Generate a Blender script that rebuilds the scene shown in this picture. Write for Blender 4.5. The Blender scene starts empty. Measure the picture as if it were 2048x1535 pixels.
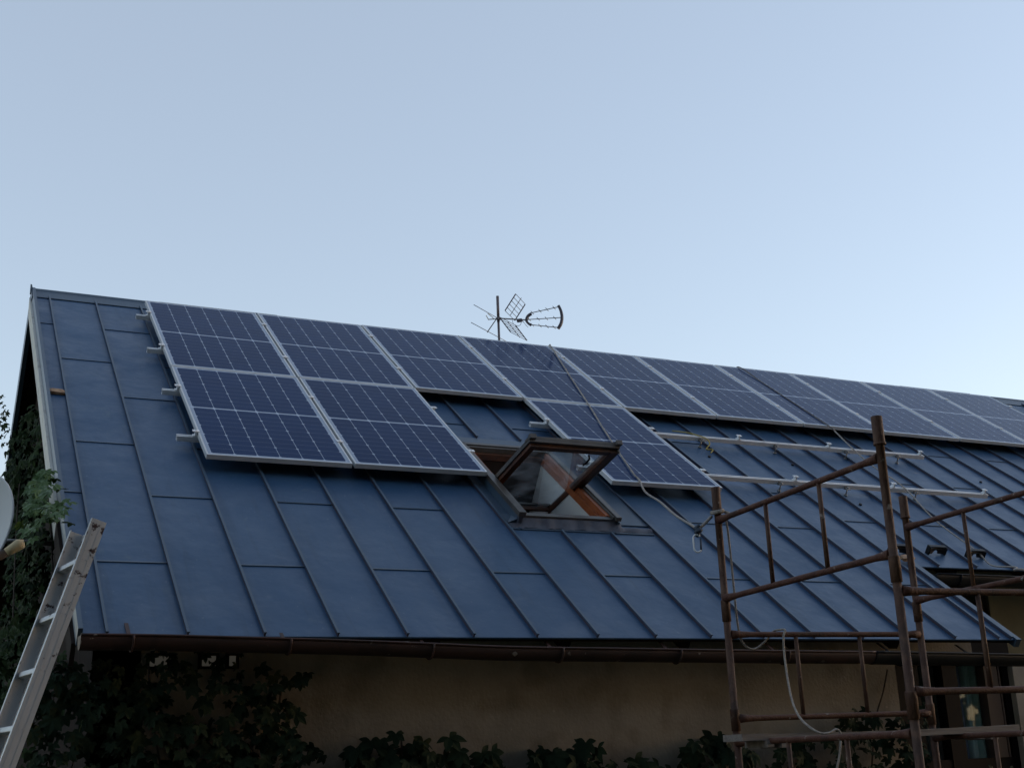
import bpy, math, random
from math import sin, cos, pi, radians, sqrt
from mathutils import Vector, Matrix
random.seed(11)
S = bpy.context.scene
COL = S.collection

# ------------------------------------------------------------------ camera
cam = bpy.data.cameras.new('camera'); co = bpy.data.objects.new('camera', cam); COL.objects.link(co)
RT = Vector((0.903789, -0.4262515, -0.03840709)); UP = Vector((-0.08827733, -0.27347962, 0.95781836)); FW = Vector((0.41877507, 0.86227522, 0.28479621))
m = Matrix.Identity(4)
for i in range(3):
    m[i][0] = RT[i]; m[i][1] = UP[i]; m[i][2] = -FW[i]
m.translation = Vector((-1.7401, -11.3034, 1.7025))
co.matrix_world = m
cam.sensor_width = 36; cam.lens = 2513.0/2048*36; cam.clip_end = 2000; cam.clip_start = 0.05
S.camera = co
# ------------------------------------------------------------------ world, sun, exposure
SUN_EL, SUN_AZ = radians(8.0), radians(98)
w = bpy.data.worlds.new('World'); S.world = w; w.use_nodes = True
nt = w.node_tree; sk = nt.nodes.new('ShaderNodeTexSky'); sk.sky_type = 'NISHITA'; sk.sun_disc = False
sk.sun_elevation = SUN_EL; sk.sun_rotation = SUN_AZ; sk.altitude = 100; sk.air_density = 1.0; sk.dust_density = 0.5; sk.ozone_density = 0.8
bg = nt.nodes['Background']; bg.inputs[1].default_value = 0.15
tint = nt.nodes.new('ShaderNodeMixRGB'); tint.blend_type = 'MULTIPLY'; tint.inputs[0].default_value = 1; tint.inputs[2].default_value = (1.01, .935, .985, 1)
veil = nt.nodes.new('ShaderNodeMixRGB'); veil.inputs[0].default_value = .48; veil.inputs[2].default_value = (1.36, 1.56, 1.80, 1)   # thin high haze
nt.links.new(sk.outputs[0], tint.inputs[1]); nt.links.new(tint.outputs[0], veil.inputs[1]); nt.links.new(veil.outputs[0], bg.inputs[0])
sl = bpy.data.lights.new('sun', 'SUN'); sl.energy = 0.15; sl.angle = radians(10); sl.color = (1, .82, .68)
so = bpy.data.objects.new('sun', sl); COL.objects.link(so)
sd = Vector((sin(SUN_AZ)*cos(SUN_EL), cos(SUN_AZ)*cos(SUN_EL), sin(SUN_EL)))
so.rotation_euler = sd.to_track_quat('Z', 'Y').to_euler(); so.location = (0, 0, 30)
S.view_settings.view_transform = 'Standard'; S.view_settings.look = 'None'; S.view_settings.exposure = 1.4
S.view_settings.gamma = 1; S.view_settings.use_curve_mapping = False

# ------------------------------------------------------------------ materials
def mat(name, col, rough=.6, metal=0, var=0, vscale=3, col2=None, bump=0, bscale=20, spec=None, stretch=(1, 1, 1), thr=(.4, .65), detail=6):
    M = bpy.data.materials.new(name); M.use_nodes = True; T = M.node_tree; b = T.nodes['Principled BSDF']
    b.inputs['Base Color'].default_value = (*col, 1); b.inputs['Roughness'].default_value = rough; b.inputs['Metallic'].default_value = metal
    if spec is not None: b.inputs['Specular IOR Level'].default_value = spec
    tc = T.nodes.new('ShaderNodeTexCoord'); mp = T.nodes.new('ShaderNodeMapping'); mp.inputs['Scale'].default_value = stretch
    T.links.new(tc.outputs['Object'], mp.inputs[0])
    if col2 is not None:
        n = T.nodes.new('ShaderNodeTexNoise'); n.inputs['Scale'].default_value = vscale; n.inputs['Detail'].default_value = detail; n.inputs['Roughness'].default_value = .62
        T.links.new(mp.outputs[0], n.inputs['Vector'])
        r = T.nodes.new('ShaderNodeValToRGB'); r.color_ramp.elements[0].position = thr[0]; r.color_ramp.elements[1].position = thr[1]
        r.color_ramp.elements[0].color = (*col, 1); r.color_ramp.elements[1].color = (*col2, 1)
        T.links.new(n.outputs[0], r.inputs[0]); T.links.new(r.outputs[0], b.inputs['Base Color'])
    if bump:
        n2 = T.nodes.new('ShaderNodeTexNoise'); n2.inputs['Scale'].default_value = bscale; n2.inputs['Detail'].default_value = 4
        T.links.new(mp.outputs[0], n2.inputs['Vector'])
        bp = T.nodes.new('ShaderNodeBump'); bp.inputs['Strength'].default_value = bump; bp.inputs['Distance'].default_value = .01
        T.links.new(n2.outputs[0], bp.inputs['Height']); T.links.new(bp.outputs[0], b.inputs['Normal'])
    return M
M_roof = mat('painted_sheet_metal', (.027, .073, .150), .46, 0, col2=(.040, .091, .176), vscale=1.1, bump=.6, bscale=2.6, thr=(.38, .68), detail=12, spec=.35)
def weather_roof(M):
    T = M.node_tree; L = T.links; b = T.nodes['Principled BSDF']; src = b.inputs['Base Color'].links[0].from_socket; tc = T.nodes.new('ShaderNodeTexCoord')
    def layer(src, scale, stretch, lo, hi, col, amt, det=8):
        mp = T.nodes.new('ShaderNodeMapping'); mp.inputs['Scale'].default_value = stretch; L.new(tc.outputs['Object'], mp.inputs[0])
        n = T.nodes.new('ShaderNodeTexNoise'); n.inputs['Scale'].default_value = scale; n.inputs['Detail'].default_value = det; n.inputs['Roughness'].default_value = .68; n.inputs['Distortion'].default_value = .4; L.new(mp.outputs[0], n.inputs['Vector'])
        m_ = T.nodes.new('ShaderNodeMapRange'); m_.inputs[1].default_value = lo; m_.inputs[2].default_value = hi; m_.inputs[4].default_value = amt; L.new(n.outputs[0], m_.inputs[0])
        x = T.nodes.new('ShaderNodeMixRGB'); x.inputs[2].default_value = (*col, 1); L.new(m_.outputs[0], x.inputs[0]); L.new(src, x.inputs[1]); return x.outputs[0], m_.outputs[0]
    c, _ = layer(src, 1.4, (1, 1, 1), .54, .74, (.085, .125, .19), .5)        # chalky bloom
    c, _ = layer(c, 5.0, (1, 1, 1), .60, .74, (.10, .145, .19), .45)          # small scuffs
    c, _ = layer(c, 3.0, (5, .35, .35), .55, .75, (.020, .045, .08), .45)     # run-off streaks down the slope
    c, _ = layer(c, 38, (1, 1, 1), .70, .74, (.16, .20, .24), .5, 2)          # specks
    L.new(c, b.inputs['Base Color'])
    _, f = layer(c, 2.2, (1, 1, 1), .35, .7, (0, 0, 0), .22); a = T.nodes.new('ShaderNodeMath'); a.operation = 'ADD'; a.inputs[1].default_value = .34; L.new(f, a.inputs[0]); L.new(a.outputs[0], b.inputs['Roughness'])
    for n in T.nodes:
        if n.type == 'BUMP': n.inputs['Distance'].default_value = .03
weather_roof(M_roof)
M_roof2 = mat('seam_metal', (.040, .078, .128), .42, 0, col2=(.050, .080, .12), vscale=4)
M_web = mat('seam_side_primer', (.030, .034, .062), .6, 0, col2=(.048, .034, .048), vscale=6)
M_alu = mat('anodised_aluminium', (.60, .63, .65), .42, .2, col2=(.52, .55, .57), vscale=6)
M_rail = mat('raw_aluminium_rail', (.78, .80, .82), .45, .15, col2=(.68, .70, .72), vscale=8)
M_back = mat('white_backsheet', (.5, .52, .55), .7)
M_steel = mat('galvanised_steel', (.30, .31, .32), .5, .6, col2=(.2, .2, .2), vscale=20)
M_rust = mat('rusty_brown_tube', (.055, .026, .017), .66, .05, col2=(.125, .070, .045), spec=.3, vscale=16, bump=.5, bscale=90, stretch=(1, 1, .45), thr=(.42, .72))
M_rust_d = mat('rusty_brown_rail', (.068, .026, .016), .66, .05, col2=(.115, .055, .036), spec=.3, vscale=18, bump=.5, bscale=90, thr=(.42, .75))
M_gut = mat('brown_gutter', (.060, .032, .030), .55, 0, col2=(.040, .027, .027), vscale=5, spec=.3, stretch=(.6, 2, 2))
M_gutd = mat('black_gutter', (.012, .014, .018), .5, 0, col2=(.018, .02, .023), vscale=5, spec=.15)
M_wall = mat('ochre_render', (.33, .295, .25), .95, 0, col2=(.23, .21, .185), vscale=1.8, bump=.4, bscale=45, detail=12, stretch=(1, 1, .8), spec=.1)
M_wall2 = mat('khaki_render', (.24, .235, .17), .95, 0, col2=(.20, .195, .15), vscale=2)
M_gable = mat('dark_boarding', (.018, .014, .013), .9, 0, col2=(.028, .02, .018), vscale=4, stretch=(1, 6, .5), spec=.08)
M_barge = mat('weathered_white_board', (.62, .62, .58), .8, 0, col2=(.36, .32, .27), vscale=9, thr=(.55, .78), stretch=(1, 1, 1))
M_deck = mat('dark_roof_boards', (.02, .015, .014), .9, 0, col2=(.03, .024, .022), vscale=6, spec=.1)
M_wood = mat('stained_pine', (.40, .115, .035), .5, 0, col2=(.26, .07, .025), vscale=9, stretch=(1, .25, .25))
M_woodp = mat('pale_pine', (.36, .23, .13), .7, 0, col2=(.16, .085, .045), vscale=20)
M_woodd = mat('grey_plank', (.22, .195, .175), .85, 0, col2=(.14, .12, .11), vscale=14, stretch=(.15, 2, 2), bump=.5, bscale=50)
M_sash = mat('dark_stained_sash', (.12, .044, .02), .5, 0, col2=(.055, .026, .018), vscale=9, thr=(.4, .6))
M_winf = mat('grey_brown_window_cladding', (.095, .088, .08), .42, .2, col2=(.06, .055, .052), vscale=8)
M_lining = mat('white_plasterboard', (.80, .80, .77), .8)
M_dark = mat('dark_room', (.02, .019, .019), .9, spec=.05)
M_black = mat('black_plastic', (.010, .011, .013), .5, spec=.25)
M_lad = mat('ladder_aluminium', (.50, .53, .56), .45, .25, col2=(.44, .465, .49), vscale=5, stretch=(1, 1, .3))
M_rope = mat('pale_rope', (.40, .37, .33), .85, 0, col2=(.25, .23, .22), vscale=60, bump=1, bscale=220)
M_roped = mat('darker_rope', (.10, .085, .08), .85, 0, col2=(.2, .18, .16), vscale=30, bump=.8, bscale=200)
M_blue = mat('blue_tape', (.02, .035, .06), .6)
M_yel = mat('yellow_cable', (.38, .30, .06), .6)
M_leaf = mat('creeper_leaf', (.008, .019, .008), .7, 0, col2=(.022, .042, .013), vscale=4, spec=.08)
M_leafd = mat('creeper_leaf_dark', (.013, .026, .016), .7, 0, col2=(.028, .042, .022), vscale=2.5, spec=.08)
M_leafl = mat('lit_leaf', (.040, .090, .024), .5, 0, col2=(.060, .115, .03), vscale=5, spec=.3)  # lighter leaf copy: light on the overhang put into the colour
M_bark = mat('bark', (.045, .035, .028), .9, 0, col2=(.07, .055, .045), vscale=20, bump=.8)
M_cut = mat('sawn_wood', (.50, .42, .26), .8, 0, col2=(.42, .34, .2), vscale=20)
M_house = mat('pale_grey_render', (.55, .58, .60), .9, 0, col2=(.5, .53, .55), vscale=1)
M_ground = mat('grass_and_soil', (.035, .045, .02), .95, 0, col2=(.055, .052, .035), vscale=.8, bump=.6, bscale=8)
M_cur1 = mat('grey_curtain', (.20, .20, .195), .9)
M_cur2 = mat('blue_curtain', (.36, .42, .54), .9)
M_cur3 = mat('teal_curtain', (.62, .82, .78), .9)
M_frame = mat('dark_window_frame', (.010, .008, .008), .6, spec=.06)
M_brown = mat('brown_window_frame', (.07, .05, .042), .6, spec=.15)
M_term = mat('antenna_plastic', (.045, .035, .055), .5)
M_antw = mat('antenna_rod', (.15, .14, .15), .45, .3)
M_mast = mat('antenna_mast_paint', (.10, .085, .10), .5, .2, col2=(.15, .12, .12), vscale=20)
def specks(M, scale, lo, hi, col, amt=1):
    T = M.node_tree; L = T.links; b = T.nodes['Principled BSDF']; src = b.inputs['Base Color'].links[0].from_socket; tc = T.nodes.new('ShaderNodeTexCoord')
    n = T.nodes.new('ShaderNodeTexNoise'); n.inputs['Scale'].default_value = scale; n.inputs['Detail'].default_value = 3; L.new(tc.outputs['Object'], n.inputs['Vector'])
    m_ = T.nodes.new('ShaderNodeMapRange'); m_.inputs[1].default_value = lo; m_.inputs[2].default_value = hi; m_.inputs[4].default_value = amt; L.new(n.outputs[0], m_.inputs[0])
    x = T.nodes.new('ShaderNodeMixRGB'); x.inputs[2].default_value = (*col, 1); L.new(m_.outputs[0], x.inputs[0]); L.new(src, x.inputs[1]); L.new(x.outputs[0], b.inputs['Base Color'])
for M in (M_rust, M_rust_d): specks(M, 23, .68, .71, (.24, .20, .17), .8); specks(M, 7, .58, .66, (.03, .018, .014), .6)
specks(M_gut, 17, .70, .73, (.30, .27, .26), .8); specks(M_gut, 6, .56, .68, (.025, .018, .02), .7)
specks(M_wall, 3.2, .56, .72, (.17, .145, .12), .6); specks(M_wall, 26, .66, .74, (.46, .41, .34), .4)
# ladder dirt
T = M_lad.node_tree; b = T.nodes['Principled BSDF']; src = b.inputs['Base Color'].links[0].from_socket
tc = T.nodes.new('ShaderNodeTexCoord'); n = T.nodes.new('ShaderNodeTexNoise'); n.inputs['Scale'].default_value = 14; n.inputs['Detail'].default_value = 8; n.inputs['Roughness'].default_value = .7
T.links.new(tc.outputs['Object'], n.inputs['Vector'])
sx = T.nodes.new('ShaderNodeSeparateXYZ'); T.links.new(tc.outputs['Object'], sx.inputs[0])
mr = T.nodes.new('ShaderNodeMapRange'); mr.inputs[1].default_value = 1.8; mr.inputs[2].default_value = 2.75; mr.inputs[3].default_value = -.10; mr.inputs[4].default_value = .035
T.links.new(sx.outputs[2], mr.inputs[0])
ad = T.nodes.new('ShaderNodeMath'); ad.operation = 'ADD'; T.links.new(n.outputs[0], ad.inputs[0]); T.links.new(mr.outputs[0], ad.inputs[1])
st = T.nodes.new('ShaderNodeMapRange'); st.inputs[1].default_value = .575; st.inputs[2].default_value = .615; T.links.new(ad.outputs[0], st.inputs[0])
mx = T.nodes.new('ShaderNodeMixRGB'); mx.inputs[2].default_value = (.050, .032, .034, 1)
T.links.new(st.outputs[0], mx.inputs[0]); T.links.new(src, mx.inputs[1]); T.links.new(mx.outputs[0], b.inputs['Base Color'])
# glass
def glassmat(name, tint, f0=.05):
    M = bpy.data.materials.new(name); M.use_nodes = True; T = M.node_tree; T.nodes.remove(T.nodes['Principled BSDF'])
    o = T.nodes['Material Output']; tr = T.nodes.new('ShaderNodeBsdfTransparent'); tr.inputs[0].default_value = (*tint, 1)
    g = T.nodes.new('ShaderNodeBsdfGlossy'); g.inputs[0].default_value = (.9, .95, 1, 1); g.inputs[1].default_value = .02
    lw = T.nodes.new('ShaderNodeLayerWeight'); lw.inputs[0].default_value = .5; mx = T.nodes.new('ShaderNodeMixShader')
    pw = T.nodes.new('ShaderNodeMath'); pw.operation = 'POWER'; pw.inputs[1].default_value = 5; T.links.new(lw.outputs['Facing'], pw.inputs[0])
    f = T.nodes.new('ShaderNodeMath'); f.operation = 'MULTIPLY_ADD'; f.inputs[1].default_value = .9; f.inputs[2].default_value = f0; T.links.new(pw.outputs[0], f.inputs[0])
    T.links.new(f.outputs[0], mx.inputs[0]); T.links.new(tr.outputs[0], mx.inputs[1]); T.links.new(g.outputs[0], mx.inputs[2]); T.links.new(mx.outputs[0], o.inputs[0])
    return M
M_glass = glassmat('window_glass', (.86, .92, .93))
M_glass2 = glassmat('double_glazing', (.82, .90, .92), .22)
T = M_glass2.node_tree; o_ = T.nodes['Material Output']; prev = o_.inputs[0].links[0].from_socket
df = T.nodes.new('ShaderNodeBsdfDiffuse'); df.inputs[0].default_value = (.55, .60, .64, 1); tl = T.nodes.new('ShaderNodeBsdfTranslucent'); tl.inputs[0].default_value = (.55, .60, .64, 1)  # pale patchy film put in for reflections on the sash glass
m1 = T.nodes.new('ShaderNodeMixShader'); T.links.new(df.outputs[0], m1.inputs[1]); T.links.new(tl.outputs[0], m1.inputs[2])
nz = T.nodes.new('ShaderNodeTexNoise'); nz.inputs['Scale'].default_value = 4; nz.inputs['Detail'].default_value = 3; tc = T.nodes.new('ShaderNodeTexCoord'); T.links.new(tc.outputs['Object'], nz.inputs['Vector'])
mr = T.nodes.new('ShaderNodeMapRange'); mr.inputs[1].default_value = .42; mr.inputs[2].default_value = .68; mr.inputs[3].default_value = .02; mr.inputs[4].default_value = .26; T.links.new(nz.outputs[0], mr.inputs[0])
m2 = T.nodes.new('ShaderNodeMixShader'); T.links.new(mr.outputs[0], m2.inputs[0]); T.links.new(prev, m2.inputs[1]); T.links.new(m1.outputs[0], m2.inputs[2]); T.links.new(m2.outputs[0], o_.inputs[0])
M_glow = bpy.data.materials.new('sky_patch_pane'); M_glow.use_nodes = True
b = M_glow.node_tree.nodes['Principled BSDF']; b.inputs['Base Color'].default_value = (.12, .12, .11, 1); b.inputs['Emission Color'].default_value = (1, .93, .78, 1); b.inputs['Emission Strength'].default_value = .010  # faint emission put in for sky light showing through

P_W = 1.054; PAN_W = 1.034; PAN_H = 1.81; FR = .028
def cell_material():
    M = bpy.data.materials.new('solar_cells_under_glass'); M.use_nodes = True; T = M.node_tree; L = T.links; b = T.nodes['Principled BSDF']
    def mth(op, a, c=None, d=None):
        n = T.nodes.new('ShaderNodeMath'); n.operation = op
        for i, v in enumerate((a, c, d)):
            if v is None: continue
            if hasattr(v, 'links'): L.new(v, n.inputs[i])
            else: n.inputs[i].default_value = v
        return n.outputs[0]
    uv = T.nodes.new('ShaderNodeUVMap'); uv.uv_map = 'UVMap'; s = T.nodes.new('ShaderNodeSeparateXYZ'); L.new(uv.outputs[0], s.inputs[0])
    X, Y = s.outputs[0], s.outputs[1]          # metres from the panel corner
    m0, g = .036, .026                          # margin, centre gap
    cw = (PAN_W-2*m0)/6; ch = (PAN_H-2*m0-g)/20
    cx = mth('DIVIDE', mth('SUBTRACT', X, m0), cw); fx = mth('FRACT', cx); dx = mth('MULTIPLY', mth('MINIMUM', fx, mth('SUBTRACT', 1.0, fx)), cw)
    half = mth('GREATER_THAN', Y, PAN_H/2)
    yy = mth('SUBTRACT', mth('SUBTRACT', Y, m0), mth('MULTIPLY', half, g))
    cy = mth('DIVIDE', yy, ch); fy = mth('FRACT', cy); dy = mth('MULTIPLY', mth('MINIMUM', fy, mth('SUBTRACT', 1.0, fy)), ch)
    cy2 = mth('DIVIDE', yy, 2*ch); f2 = mth('FRACT', cy2); dy2 = mth('MULTIPLY', mth('MINIMUM', f2, mth('SUBTRACT', 1.0, f2)), 2*ch)
    vl = mth('LESS_THAN', dx, .0018); hl = mth('LESS_THAN', dy, .0014)
    di = mth('LESS_THAN', mth('ADD', dx, dy2), .0125)
    cg = mth('LESS_THAN', mth('ABSOLUTE', mth('SUBTRACT', Y, PAN_H/2)), g/2-.004)
    ox = mth('LESS_THAN', mth('MINIMUM', mth('SUBTRACT', X, m0), mth('SUBTRACT', PAN_W-m0, X)), 0)
    oy = mth('LESS_THAN', mth('MINIMUM', mth('SUBTRACT', Y, m0), mth('SUBTRACT', PAN_H-m0, Y)), 0)
    wires = mth('LESS_THAN', mth('ABSOLUTE', mth('SUBTRACT', mth('FRACT', mth('MULTIPLY', cx, 9.0)), .5)), .035)
    white = mth('MAXIMUM', mth('MAXIMUM', mth('MAXIMUM', vl, di), cg), mth('MULTIPLY', mth('MAXIMUM', ox, oy), .8))
    white = mth('MAXIMUM', white, mth('MULTIPLY', hl, .32))
    white = mth('MAXIMUM', white, mth('MULTIPLY', wires, .03))
    nz = T.nodes.new('ShaderNodeTexWhiteNoise'); nz.noise_dimensions = '3D'
    cmb = T.nodes.new('ShaderNodeCombineXYZ'); L.new(mth('FLOOR', cx), cmb.inputs[0]); L.new(mth('FLOOR', cy2), cmb.inputs[1])
    oi = T.nodes.new('ShaderNodeObjectInfo'); L.new(oi.outputs['Random'], cmb.inputs[2]); L.new(cmb.outputs[0], nz.inputs['Vector'])
    base = T.nodes.new('ShaderNodeMixRGB'); base.inputs[1].default_value = (.004, .021, .078, 1); base.inputs[2].default_value = (.007, .029, .100, 1); L.new(mth('ADD', mth('MULTIPLY', nz.outputs[0], .5), mth('MULTIPLY', oi.outputs['Random'], .7)), base.inputs[0])
    mx = T.nodes.new('ShaderNodeMixRGB'); mx.inputs[2].default_value = (.38, .46, .58, 1); L.new(white, mx.inputs[0]); L.new(base.outputs[0], mx.inputs[1])
    L.new(mx.outputs[0], b.inputs['Base Color']); b.inputs['Roughness'].default_value = .16; b.inputs['IOR'].default_value = 1.12; b.inputs['Specular Tint'].default_value = (.55, .76, 1, 1)
    return M
M_cell = cell_material()

# ------------------------------------------------------------------ helpers
TH = 0.6308155891670105; CT, ST = cos(TH), sin(TH); Z0 = 5.9
def R(u, v, n=0.0):            # roof coordinates: along the ridge, down the slope, off the slope
    return Vector((u, -v*CT - n*ST, Z0 - v*ST + n*CT))
EU, EV, EN = Vector((1, 0, 0)), Vector((0, -CT, -ST)), Vector((0, -ST, CT))
class MB:
    def __init__(s): s.v = []; s.f = []; s.sm = []
    def add(s, vs, fs, sm=False):
        o = len(s.v); s.v += [tuple(x) for x in vs]; s.f += [tuple(i+o for i in f) for f in fs]; s.sm += [sm]*len(fs); return s
    def hexa(s, c): return s.add(c, [(0, 3, 2, 1), (4, 5, 6, 7), (0, 1, 5, 4), (1, 2, 6, 5), (2, 3, 7, 6), (3, 0, 4, 7)])
    def box(s, a, b):
        x0, x1 = sorted((a[0], b[0])); y0, y1 = sorted((a[1], b[1])); z0, z1 = sorted((a[2], b[2]))
        return s.hexa([(x0, y0, z0), (x1, y0, z0), (x1, y1, z0), (x0, y1, z0), (x0, y0, z1), (x1, y0, z1), (x1, y1, z1), (x0, y1, z1)])
    def rbox(s, u0, u1, v0, v1, n0, n1):           # box in roof coordinates
        u0, u1 = sorted((u0, u1)); v0, v1 = sorted((v0, v1)); n0, n1 = sorted((n0, n1))
        return s.hexa([R(u0, v1, n0), R(u1, v1, n0), R(u1, v0, n0), R(u0, v0, n0), R(u0, v1, n1), R(u1, v1, n1), R(u1, v0, n1), R(u0, v0, n1)])
    def obox(s, c, ax, ay, az, hx, hy, hz):
        c = Vector(c); ax, ay, az = Vector(ax)*hx, Vector(ay)*hy, Vector(az)*hz
        return s.hexa([c-ax-ay-az, c+ax-ay-az, c+ax+ay-az, c-ax+ay-az, c-ax-ay+az, c+ax-ay+az, c+ax+ay+az, c-ax+ay+az])
    def bar(s, a, b, wd, ht, up=(0, 0, 1)):         # rectangular bar from a to b
        a, b = Vector(a), Vector(b); d = b-a; L = d.length; d.normalize(); x = d.cross(Vector(up)).normalized(); y = x.cross(d)
        return s.obox((a+b)/2, x, d, y, wd/2, L/2, ht/2)
    def tube(s, pts, r, n=10, cap=True, sm=True):
        pts = [Vector(p) for p in pts]; rs = r if isinstance(r, (list, tuple)) else [r]*len(pts)
        vs = []; fs = []; ref = None
        for i, p in enumerate(pts):
            t = (pts[min(i+1, len(pts)-1)]-pts[max(i-1, 0)]).normalized()
            if ref is None:
                ref = t.cross(Vector((0, 0, 1))) if abs(t.z) < .9 else t.cross(Vector((1, 0, 0)))
            x = (ref - t*ref.dot(t)).normalized(); ref = x; y = t.cross(x)
            for k in range(n):
                a = 2*pi*k/n; vs.append(p + (x*cos(a)+y*sin(a))*rs[i])
        for i in range(len(pts)-1):
            for k in range(n):
                k2 = (k+1) % n; fs.append((i*n+k, i*n+k2, (i+1)*n+k2, (i+1)*n+k))
        s.add(vs, fs, sm)
        if cap:
            o = len(s.v)-len(vs); s.f.append(tuple(o+k for k in reversed(range(n)))); s.sm.append(False)
            o2 = o+(len(pts)-1)*n; s.f.append(tuple(o2+k for k in range(n))); s.sm.append(False)
        return s
    def build(s, name, m, parent=None, uv=None, bevel=0):
        me = bpy.data.meshes.new(name); me.from_pydata(s.v, [], s.f); me.polygons.foreach_set('use_smooth', s.sm); me.materials.append(m)
        me.update()
        o = bpy.data.objects.new(name, me); COL.objects.link(o)
        if parent:
            o.parent = parent
            def wm(q): return q.matrix_basis if not q.parent else wm(q.parent) @ q.matrix_parent_inverse @ q.matrix_basis
            o.matrix_parent_inverse = wm(parent).inverted()
        if bevel:
            bv = o.modifiers.new('bevel', 'BEVEL'); bv.width = bevel; bv.segments = 2; bv.limit_method = 'ANGLE'
        return o
def tag(o, label=None, cat=None, group=None, kind=None):
    if label: o['label'] = label
    if cat: o['category'] = cat
    if group: o['group'] = group
    if kind: o['kind'] = kind
    return o
def thing(name, loc, label, cat, group=None):
    o = bpy.data.objects.new(name, None); COL.objects.link(o); o.location = loc; o.empty_display_size = .2
    return tag(o, label, cat, group)
def catmull(pts, k=6):
    pts = [Vector(p) for p in pts]; out = []
    for i in range(len(pts)-1):
        p0, p1, p2, p3 = pts[max(i-1, 0)], pts[i], pts[i+1], pts[min(i+2, len(pts)-1)]
        for j in range(k):
            t = j/k; out.append(.5*((2*p1)+(-p0+p2)*t+(2*p0-5*p1+4*p2-p3)*t*t+(-p0+3*p1-3*p2+p3)*t**3))
    out.append(pts[-1]); return out
def rnd(a, b): return random.uniform(a, b)

# ------------------------------------------------------------------ ground
g = MB(); g.add([(-400, -400, 0), (400, -400, 0), (400, 400, 0), (-400, 400, 0)], [(0, 1, 2, 3)])
tag(g.build('ground', M_ground), kind='structure')

# ------------------------------------------------------------------ house
NR = -.13                                   # roof sheet level below the panel tops
U0, U1, U2 = -.95, 5.42, 15.0
VR, VE, VE2 = -.33, 5.80, 4.69
RIDGE = R(0, VR, NR); YR, ZR = RIDGE.y, RIDGE.z
house = thing('house', (6, 0, 0), 'long ochre house with a blue metal standing seam roof under the solar panels', 'house')
WU0, WU1, WV0, WV1 = 2.155, 2.875, 3.03, 4.20     # roof opening for the skylight
def roof_sheet():
    mb = MB()
    us = [U0, -.82]+[-.82+.405*k for k in range(1, 16)]+[U1]+[-.82+.405*k for k in range(16, 39)]+[U2]
    us = sorted(set(round(x, 4) for x in us+[WU0, WU1]))
    for a, b in zip(us[:-1], us[1:]):
        ve = VE if b <= U1+1e-6 else VE2
        vs = sorted([VR, WV0, WV1, ve]+[VR+(ve-VR)*k/18 for k in range(1, 18)])
        for c, d in zip(vs[:-1], vs[1:]):
            if d-c < 1e-5: continue
            if a >= WU0-1e-6 and b <= WU1+1e-6 and c >= WV0-1e-6 and d <= WV1+1e-6: continue
            mb.add([R(a, d, NR), R(b, d, NR), R(b, c, NR), R(a, c, NR)], [(0, 1, 2, 3)])
    # eave drip edge and back slope
    mb.rbox(U0, U1, VE-.002, VE+.004, NR-.010, NR+.0); mb.rbox(U1, U2, VE2-.002, VE2+.004, NR-.010, NR+.0)
    yb, zb = YR+6.1*CT, ZR-6.1*ST
    mb.add([(U0, YR, ZR), (U2, YR, ZR), (U2, yb, zb), (U0, yb, zb)], [(0, 1, 2, 3)])
    return mb
rmb = roof_sheet(); NROOF = len(rmb.f)
# standing seams, cross laps (roof sheet pattern: one sub-part each)
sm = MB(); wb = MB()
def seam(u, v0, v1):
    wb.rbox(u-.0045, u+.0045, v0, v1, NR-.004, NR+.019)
    sm.rbox(u-.0072, u+.0072, v0, v1+.004, NR+.019, NR+.026)
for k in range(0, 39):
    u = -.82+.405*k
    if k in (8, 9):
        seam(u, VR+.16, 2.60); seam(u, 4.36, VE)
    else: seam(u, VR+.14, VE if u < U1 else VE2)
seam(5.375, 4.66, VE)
lp = MB()
def lap(u0, u1, v):
    sk_ = rnd(-.004, .004)
    lp.hexa([R(u0, v+.006, NR-.002), R(u1, v+.006+sk_, NR-.002), R(u1, v-.02+sk_, NR-.002), R(u0, v-.02, NR-.002),
             R(u0, v+.006, NR+.007), R(u1, v+.006+sk_, NR+.007), R(u1, v-.02+sk_, NR+.001), R(u0, v-.02, NR+.001)])
for j in range(-1, 38):
    a = -.82+.405*j+.006; b = a+.393
    if j == -1: a = U0+.02; b = -.826
    if j < 14: vs = (1.51, 3.24, 5.0) if j % 2 == 0 and j >= 0 else (.62, 2.30, 4.08)
    elif j == 14: vs = (1.6, 3.37, 5.01); b = 5.25
    else: vs = (1.2, 2.95) if j % 2 == 0 else (.4, 2.1, 3.89)
    for v in vs:
        if j in (7, 8, 9) and 2.5 < v < 4.4: continue
        lap(a, b, v)
fl = MB()      # verge and valley-edge flashings
fl.rbox(U0-.012, U0+.012, VR, VE, NR-.06, NR+.04)
fl.rbox(U1-.01, U1+.035, 4.60, VE+.02, NR-.05, NR+.012)
rc = MB()      # ridge cap in overlapping lengths
x = U0-.02; k = 0
while x < U2:
    x2 = min(x+1.15, U2); dz = .006*(k % 2)
    prof = [(-.16, -.105), (-.05, -.012), (-.03, .022), (0, .034), (.03, .022), (.05, -.012), (.16, -.105)]
    vs = [(xx, YR+a, ZR+b_+dz) for xx in (x, x2) for a, b_ in prof]
    rc.add(vs, [(i, i+7, i+8, i+1) for i in range(6)]+[(0, 1, 2, 3, 4, 5, 6)]); x = x2; k += 1
fn = MB(); fn.hexa([(U0-.03, YR-.03, ZR-.02), (U0+.0, YR-.03, ZR-.02), (U0, YR+.03, ZR-.02), (U0-.03, YR+.03, ZR-.02), (U0-.03, YR-.015, ZR+.065), (U0-.018, YR-.01, ZR+.065), (U0-.018, YR+.015, ZR+.075), (U0-.03, YR+.015, ZR+.075)])
for q_ in (sm, lp, fl, rc, fn): rmb.add(q_.v, q_.f)
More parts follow.
